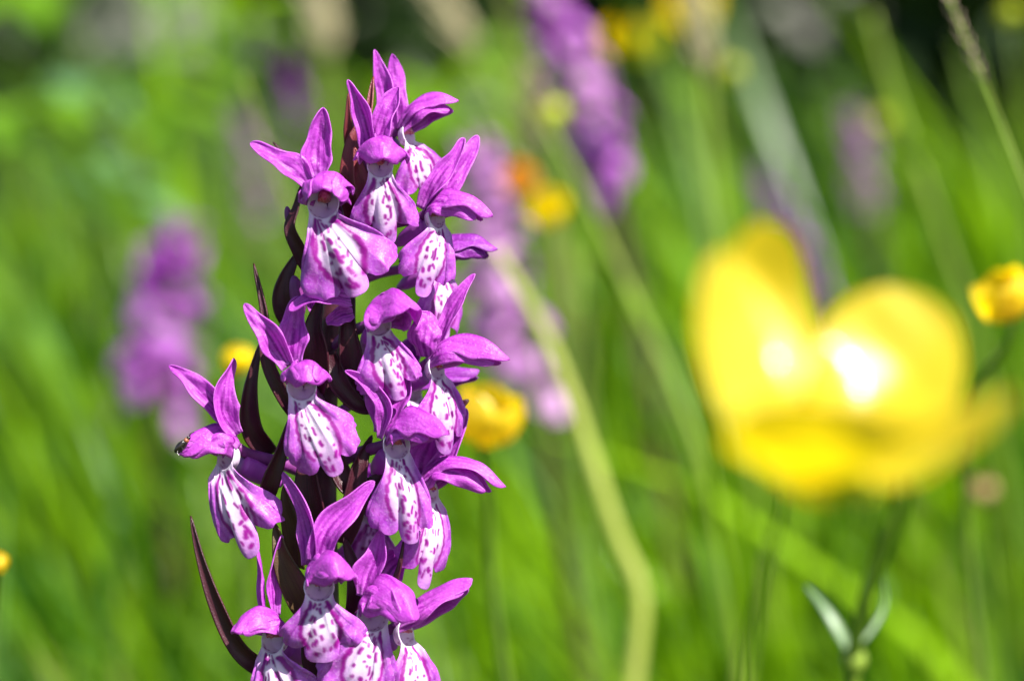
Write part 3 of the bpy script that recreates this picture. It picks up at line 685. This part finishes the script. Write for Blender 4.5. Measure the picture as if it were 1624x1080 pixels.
buttercup(868, 332, .52, 66, (.1, .8, .5), 'bright yellow buttercup in front of the leaning blurred orchid', .4, 'yellow_matte', seed=5)
buttercup(822, 288, .56, 60, (.3, .6, .7), 'orange yellow buttercup touching the leaning blurred orchid', .4, 'orange', seed=6)
buttercup(876, 182, .6, 60, (-.1, .9, .3), 'lime yellow buttercup bud beside the tall dark purple orchid', .2, 'lime', seed=7)
buttercup(985, 62, .85, 62, (-.2, .8, .5), 'dull yellow buttercup beside the top of the tall dark orchid', .5, 'yellow_matte', seed=8)
buttercup(1020, 72, .95, 56, (.2, .8, .5), 'olive yellow buttercup behind the dull yellow one', .5, 'lime', seed=9)
buttercup(1094, 16, .85, 78, (.1, .7, .7), 'yellow buttercup behind the pale grass seed head', .6, 'yellow_matte', seed=10)
buttercup(1160, 112, .7, 42, (0, .9, .4), 'small lime bud beside the pale grass seed head', .15, 'lime', seed=11)
buttercup(1602, 22, .6, 44, (0, .9, .4), 'small lime green bud against the dark undergrowth', .15, 'lime', seed=12)
buttercup(1392, 196, .95, 44, (0, .9, .4), 'small dull yellow bud above the little pinkish orchid', .2, 'lime', seed=13)
buttercup(1556, 778, .55, 52, (0, .9, .4), 'withered tan flower head below the largest buttercup', .2, 'dry', seed=14)

# ------------------------------------------------------------------ blurred orchids in the meadow
def far_flower_mesh(name, seed):
    u, f, r = np.array((0, 0, 1.)), np.array((0, -1., 0)), np.array((1., 0, 0)); rg = np.random.default_rng(int(seed) + 1000)
    j = lambda v: rg.uniform(1 - v, 1 + v)
    V, F_, MI = [], [], []
    def add(b, mi):
        n0 = sum(len(x) for x in V); V.append(b[0]); F_.append(b[1] + n0); MI.extend([mi] * len(b[1]))
    v, fc, at_, _ = lip_mesh(np.array((0, -.001, -.0012)), np.array((.0005, -.003, -.0095)), .0042 * j(.1), .0014, f + .2 * u, seed=seed)
    add(blade([(0, -.001, -.001), (0, -.003, -.004), (.0003, -.0035, -.009)], .0038 * j(.1), f, cup=-.5, prof=(.35, .6, 1, 1, .6, .3), nu=9, nv=12, seed=seed), 1)
    add(blade([(0, .001, .0006), (0, -.001, .0035), (0, -.0035, .0033), (0, -.0048, .0012)], .003, nz(u + .2 * f), cup=-1.1, nu=9, nv=12, seed=seed), 0)
    for sg in (-1, 1):
        add(blade([(sg * .001, 0, .001), (sg * .003, .0005, .004), (sg * .0055 * j(.2), .0005, .0085 * j(.15))], .0016, f, cup=.6, nu=7, nv=10, seed=seed + sg), 0)
    add(tube([(0, .007, -.002), (0, .003, 0), (0, 0, 0)], [.0009, .0013, .0009], 8, 6), 2)
    V = np.concatenate(V); F_ = np.concatenate(F_)
    me = bpy.data.meshes.new(name); me.from_pydata(V.tolist(), [], F_.tolist()); me.update()
    me.polygons.foreach_set('use_smooth', np.full(len(F_), True)); me.polygons.foreach_set('material_index', np.array(MI, np.int32))
    return me
M['far_purple'] = simple('orchid_far_purple', (.32, .040, .40), (.44, .075, .50), 300, .45, .35, (.5, .06, .58))
M['far_lip'] = simple('orchid_far_lip', (.36, .06, .45), (.54, .18, .61), 500, .45, .35, (.55, .12, .62))
M['far_pink'] = simple('orchid_far_pink', (.46, .17, .48), (.60, .30, .60), 300, .45, .35, (.6, .25, .6))
M['far_deep'] = simple('orchid_far_deep', (.22, .035, .36), (.30, .06, .44), 300, .45, .3, (.36, .06, .5))
FARM = {}
for key, a_, b_ in (('purple', 'far_purple', 'far_lip'), ('pink', 'far_pink', 'far_pink'), ('deep', 'far_deep', 'far_purple')):
    FARM[key] = []
    for v_ in range(3):
        me = far_flower_mesh('orchid_flower', 70 + v_)
        for m_ in (a_, b_, 'ovary'): me.materials.append(M[m_])
        FARM[key].append(me)
def far_orchid(spine, d, n, rpx, label, key='purple', scale=1.0, seed=0, drift=(.02, .01)):
    rg = np.random.default_rng(int(seed) + 1000)
    pts = [at(x, y, d) for x, y in spine]
    root = empty('orchid', base_of(pts[-1], drift)); tag(root, label, 'orchid')
    end = pts[-1]; g = np.array((end[0] + drift[0], end[1] + drift[1], -.02))
    b = tube(pts + [end * .5 + g * .5, g], [.001, .0018, .0022, .0026, .003], 10, 30); mk('stem', *b[:2], M['stem_maroon'], root, attrs=b[2])
    C = spline(pts, n + 1); rad = rpx * d * PXS
    for i in range(n):
        p = C[i]; tdir = nz(C[i] - C[i + 1]); an = i * 2.399 + rg.uniform(-.3, .3); fr = i / n
        out = nz(np.array((math.cos(an), math.sin(an), 0))); out = nz(out - np.dot(out, tdir) * tdir)
        Y = -out; X = np.cross(Y, tdir); m4 = Matrix(np.stack([X, Y, tdir], 1).tolist()).to_4x4()
        sc = scale * (.55 + .5 * min(1, fr * 3)) * rg.uniform(.88, 1.12)
        fo = bpy.data.objects.new('flower', FARM[key if rg.uniform() < .85 else ('pink' if key == 'purple' else 'purple')][i % 3]); COL.objects.link(fo); fo.parent = root
        q = p + out * rad * (.35 + .35 * min(1, fr * 2.5))
        fo.matrix_local = Matrix.Translation((q - ORIG[root.name]).tolist()) @ m4 @ Matrix.Rotation(rg.uniform(-.25, .25), 4, 'X') @ Matrix.Scale(sc, 4)
    return root
far_orchid([(290, 355), (270, 450), (255, 550), (245, 650)], .74, 19, 62, 'soft blurred purple orchid spike standing alone among green blades', 'purple', 1.25, 1)
far_orchid([(850, -40), (890, 60), (930, 170), (968, 300)], .74, 21, 44, 'tall dark purple orchid leaning beside the lime bud', 'purple', 1.1, 2, (.05, .01))
far_orchid([(758, 235), (782, 330), (785, 450), (850, 640)], .60, 19, 46, 'leaning pinkish purple orchid half hidden behind the sharp orchid', 'pink', 1.15, 3, (.04, .01))
far_orchid([(1200, 270), (1235, 340), (1275, 410), (1305, 480)], .95, 20, 24, 'small deep violet orchid peeping above the largest buttercup', 'deep', .75, 4, (.06, .01))
far_orchid([(1350, 175), (1362, 230), (1372, 290), (1380, 340)], 1.2, 18, 26, 'faded pinkish orchid among grass blades', 'pink', .8, 5, (.05, .02))
far_orchid([(372, 175), (392, 230), (405, 290), (415, 350)], 1.35, 16, 18, 'faint greyish purple orchid deep in the meadow', 'pink', .7, 6, (.05, .02))
far_orchid([(455, 95), (462, 140), (468, 185), (472, 230)], 1.5, 14, 14, 'faint violet orchid far off before the shaded undergrowth', 'deep', .8, 7, (.03, .02))

# ------------------------------------------------------------------ grass stems one can tell apart
def grass_stem(pts, d, wpx, mat, label, head=None, drift=(.03, .0), name='grass_stem', cat='grass stem'):
    dd = d if np.ndim(d) else [d] * len(pts)
    pp = [at(x, y, q) for (x, y), q in zip(pts, dd)]; r_ = wpx * .5 * np.mean(dd) * PXS
    root = empty(name, base_of(pp[-1], drift)); tag(root, label, cat)
    stem_to_ground(root, pp, [r_ * .55, r_ * .9, r_, r_, r_ * 1.05], mat, drift, 40)
    if head:
        n, L, wd, hm = head; rg = np.random.default_rng(len(label)); C = spline(pp, 60)
        for i in range(n):
            k_ = int(i / n * L * 59); tdir = nz(C[max(0, k_ - 1)] - C[k_ + 1]); an = i * 2.4
            o_ = nz(np.cross(tdir, (math.cos(an), math.sin(an), .2))); l_ = wd * np.mean(dd) * PXS
            c0 = C[k_] + o_ * r_; b = ellipsoid(c0 + (o_ * .5 + tdir * .8) * l_ * .5, (o_ * l_ * .22, np.cross(o_, tdir) * l_ * .2, nz(o_ * .45 + tdir) * l_ * .6), 8, 7)
            mk('spikelet', *b[:2], M[hm], root, attrs=b[2])
grass_stem([(862, 195), (905, 270), (995, 460), (1072, 625), (1120, 760)], .52, 19, 'stem_lime', 'straight green grass stem slanting between the leaning orchid and the largest buttercup')
grass_stem([(785, 395), (868, 540), (925, 690), (978, 850), (1014, 938), (1003, 1090)], .47, 28, 'stem_pale', 'thick pale grass stem with a kinked lower joint', drift=(-.005, 0))
grass_stem([(1092, -30), (1105, 40), (1118, 130), (1128, 250), (1150, 420)], .70, 16, 'stem_lime', 'pale creamy grass seed head on a green stem', head=(40, .42, 34, 'seed'))
grass_stem([(1505, 0), (1540, 85), (1580, 180), (1630, 310), (1690, 470)], .335, 9, 'stem_lime', 'thin slanting grass stem with a brown seed tip', head=(26, .34, 13, 'seed_brown'))
grass_stem([(1380, 20), (1405, 120), (1455, 260), (1510, 420), (1560, 560)], .62, 16, 'stem_lime', 'yellow green slanting grass stem above the largest buttercup')
grass_stem([(1246, 770), (1238, 820), (1215, 900), (1190, 1090)], [.175, .178, .18, .185], 10, 'stem_green', 'thin dark stem standing close under the largest buttercup', drift=(-.005, .01))
grass_stem([(1222, 830), (1212, 880), (1196, 960), (1160, 1090)], [.178, .18, .183, .188], 9, 'stem_green', 'thin dark stem just beside another under the largest buttercup', drift=(-.006, .01))
grass_stem([(690, -10), (720, 45), (755, 95), (800, 170), (880, 330)], .95, 14, 'stem_lime', 'cream grass seed head slanting against the dark undergrowth', head=(34, .40, 34, 'seed'))
grass_stem([(500, 10), (508, 50), (515, 110), (525, 220)], 1.0, 14, 'stem_lime', 'short cream seed head above the sharp orchid', head=(26, .5, 40, 'seed'))
grass_stem([(385, 120), (420, 220), (455, 320), (500, 450)], .44, 4, 'stem_pale', 'hair thin pale grass stalk beside the sharp orchid')
grass_stem([(842, 120), (848, 190), (858, 270), (870, 420)], .60, 10, 'stem_green', 'brownish green sedge stem behind the lime bud', head=(30, .5, 22, 'seed_brown'))

# ------------------------------------------------------------------ broad-leaved herbs (the soft round lights)
def herb(x, y, d, n, spread, size, label, mat='leaf', seed=0, drift=(0, .02)):
    rg = np.random.default_rng(seed); c = at(x, y, d); rs = spread * d * PXS
    root = empty('leafy_herb', base_of(c, drift)); tag(root, label, 'herb')
    stem_to_ground(root, [c + np.array((0, 0, rs)), c], [.0012, .002, .003], 'stem_green', drift)
    for i in range(n):
        an = i * 2.399; z = rg.uniform(-1, 1.1); p0 = c + np.array((0, 0, z * rs)); o_ = np.array((math.cos(an), math.sin(an), 0)); L = size * rg.uniform(.7, 1.3)
        pp = [p0, p0 + o_ * L * .5 + np.array((0, 0, .35 * L)), p0 + o_ * L + np.array((0, 0, .30 * L)), p0 + o_ * L * 1.4 + np.array((0, 0, .02 * L))]
        b = blade(pp, L * .36, (0, 0, 1), cup=.35, ruf=.12, prof=(.12, .8, 1, .9, .55, .15), nu=9, nv=14, seed=seed * 50 + i)
        mk('leaf', *b[:2], M[mat], root, attrs=b[2])
herb(85, 25, 1.15, 8, 60, .045, 'yellow green leafy herb with the largest leaves, high in the meadow', 'leaf', 1)
herb(130, 185, 1.0, 6, 45, .026, 'blue green leafy herb with shiny leaves catching the sun', 'leaf_grey', 2)
herb(235, 195, 1.2, 8, 50, .034, 'broad leafy herb behind the shiny blue green one', 'leaf', 3)
herb(15, 250, .95, 7, 45, .028, 'light green leafy herb just before the shiny blue green one', 'leaf', 4)
herb(365, 90, 1.4, 8, 70, .040, 'tall leafy herb in front of the shaded undergrowth', 'leaf', 5)
herb(165, 320, .9, 7, 36, .022, 'low leafy herb above the lone blurred orchid', 'leaf_grey', 6)
herb(690, 200, 1.3, 8, 50, .036, 'leafy herb just behind the top flowers of the sharp orchid', 'leaf', 7)
herb(820, 140, 1.5, 8, 55, .040, 'yellowish leafy herb between the sharp orchid and the tall dark orchid', 'leaf', 8)

# ------------------------------------------------------------------ meadow grass: tens of thousands of blades
def grass(n, dmin, dmax, seed, hlo, hhi, wlo, whi, name, tall=0.0, nearz=None):
    rg = np.random.default_rng(int(seed) + 1000)
    d = np.sqrt(rg.uniform(dmin**2, dmax**2, n)); half = .5 * SENSOR / FOCAL
    x = rg.uniform(-1.45, 1.45, n) * half * d; y = d
    # tufts: pull the blades towards random centres
    m = max(20, n // 45); td = np.sqrt(rg.uniform(dmin**2, dmax**2, m)); tx = rg.uniform(-1.45, 1.45, m) * half * td
    ti = rg.integers(0, m, n); k = rg.uniform(0, 1, n) < .80; sg = .02 + .012 * td[ti]
    x = np.where(k, tx[ti] + rg.normal(0, 1, n) * sg, x); y = np.where(k, td[ti] + rg.normal(0, 1, n) * sg, y)
    y = np.clip(y, dmin, None)
    h = rg.uniform(hlo, hhi, n) * np.where(rg.uniform(0, 1, n) < tall, 1.35, 1)
    h = np.minimum(h, nearz(y)) if nearz is not None else h
    w = rg.uniform(wlo, whi, n) * .5
    lean = rg.normal(-.30, .22, n) * h; leany = rg.normal(0, .2, n) * h; bend = rg.uniform(.0, 1.0, n) ** 2
    ns = 6; t = np.linspace(0, 1, ns)[None]
    cx = x[:, None] + lean[:, None] * (t * (1 - bend[:, None]) + bend[:, None] * t**2 * 1.5)
    cy = y[:, None] + leany[:, None] * t ** 1.7
    cz = h[:, None] * (t - .28 * bend[:, None] * t**3) - .012
    a = rg.uniform(0, np.pi, n); sx, sy = np.cos(a)[:, None], np.sin(a)[:, None]
    ww = w[:, None] * np.array([.7, 1, 1, .85, .55, .06])[None]
    Lv = np.stack([cx - sx * ww, cy - sy * ww, cz], -1); Rv = np.stack([cx + sx * ww, cy + sy * ww, cz], -1)
    V = np.stack([Lv, Rv], 2).reshape(-1, 3)
    base = (np.arange(n) * ns * 2)[:, None, None]; i = (np.arange(ns - 1) * 2)[None, :, None]
    F_ = (base + i + np.array([0, 1, 3, 2])[None, None]).reshape(-1, 4)
    tb = rg.beta(.9, 1.0, m)[ti]; c1 = np.clip(np.where(k, tb, rg.uniform(0, 1, n)) + rg.normal(0, .16, n), 0, 1); c2 = np.where(rg.uniform(0, 1, n) < .12, rg.uniform(.2, .9, n), 0); c3 = np.where(rg.uniform(0, 1, n) < .05, rg.uniform(.3, .8, n), 0)
    tint = np.repeat(np.stack([c1, c2, c3], -1), ns * 2, 0)
    o = mk(name, V, F_, M['grass'], origin=(0, 1, 0), attrs={'tint': tint}, kind='stuff')
    return o
g1 = grass(4300, .55, 1.1, 1, .09, .22, .0025, .0085, 'meadow_grass', .06)
tag(g1, 'fresh green meadow grass blades around the orchids', 'grass')
g2 = grass(7500, 1.1, 2.1, 2, .07, .20, .004, .012, 'meadow_grass', .10)
tag(g2, 'deeper meadow grass reaching back to the shaded undergrowth', 'grass')
g3 = grass(260, .8, 1.8, 3, .20, .36, .007, .015, 'broad_grass', .1)
g4 = grass(110, .42, .56, 4, .16, .31, .0008, .0022, 'thin_grass', .1)
tag(g4, 'few thin pale grass blades just behind the sharp orchid', 'grass')
tag(g3, 'broad tall grass leaves rising above the finer meadow grass', 'grass')

# ------------------------------------------------------------------ undergrowth behind the meadow
def shrub(cx, cy, rx, ry, hz, n, label, seed):
    rg = np.random.default_rng(int(seed) + 1000)
    root = empty('shrub', (cx, cy, 0)); tag(root, label, 'shrub', 'shrubs behind the meadow')
    parts = []
    for i in range(7):
        an = rg.uniform(0, 6.28); e = np.array((cx + math.cos(an) * rx * .6, cy + math.sin(an) * ry * .6, hz * rg.uniform(.6, .95)))
        parts.append(tube([(cx + rg.uniform(-.1, .1), cy + rg.uniform(-.1, .1), -.02), ((cx + e[0]) / 2 + rg.uniform(-.1, .1), (cy + e[1]) / 2, e[2] * .5), e], [.022, .014, .005], 7, 10))
    b = join(parts); mk('trunk', *b[:2], M['wood'], root, origin=(cx, cy, 0), attrs=b[2])
    cl = rg.normal(0, 1, (60, 3)); cl = cl / np.linalg.norm(cl, axis=1, keepdims=True) * rg.uniform(.45, 1, (60, 1))
    ci = rg.integers(0, 60, n); p = cl[ci] + rg.normal(0, .13, (n, 3)); p[:, 2] = np.abs(p[:, 2] * .5 + .5) 
    C = p * np.array((rx, ry, hz)) + np.array((cx, cy, 0.02))
    s = rg.uniform(.018, .04, n)[:, None]; a = nz(rg.normal(0, 1, (n, 3))); bb = nz(np.cross(a, rg.normal(0, 1, (n, 3)) + np.array((0, 0, .4))))
    V = np.stack([C - a * s, C + bb * s * .5, C + a * s * 1.1, C - bb * s * .5], 1).reshape(-1, 3)
    F_ = np.arange(4 * n).reshape(-1, 4)
    mk('crown', V, F_, M['hedge'], root, origin=(cx, cy, 0), smooth=False)
for i, (cx, cy, rx, ry, hz, lb) in enumerate([(-1.9, 9.0, 1.6, .9, 2.4, 'distant shrub glimpsed through the gap in the nearer shrubs'), (-.97, 2.75, .42, .4, 1.2, 'dense dark shrub with leaves down to the grass, behind the leafy herbs'),
        (.06, 2.95, .40, .4, 1.3, 'dense dark shrub behind the sharp orchid'), (.75, 2.8, .55, .4, 1.25, 'dense dark shrub behind the largest buttercup and its stems'),
        (-1.7, 3.2, .7, .5, 1.5, 'dark shrub at the far end of the row'), (1.7, 3.2, .7, .5, 1.5, 'dark shrub closing the other end of the row')]):
    shrub(cx, cy, rx, ry, hz, 9000, lb, 60 + i)
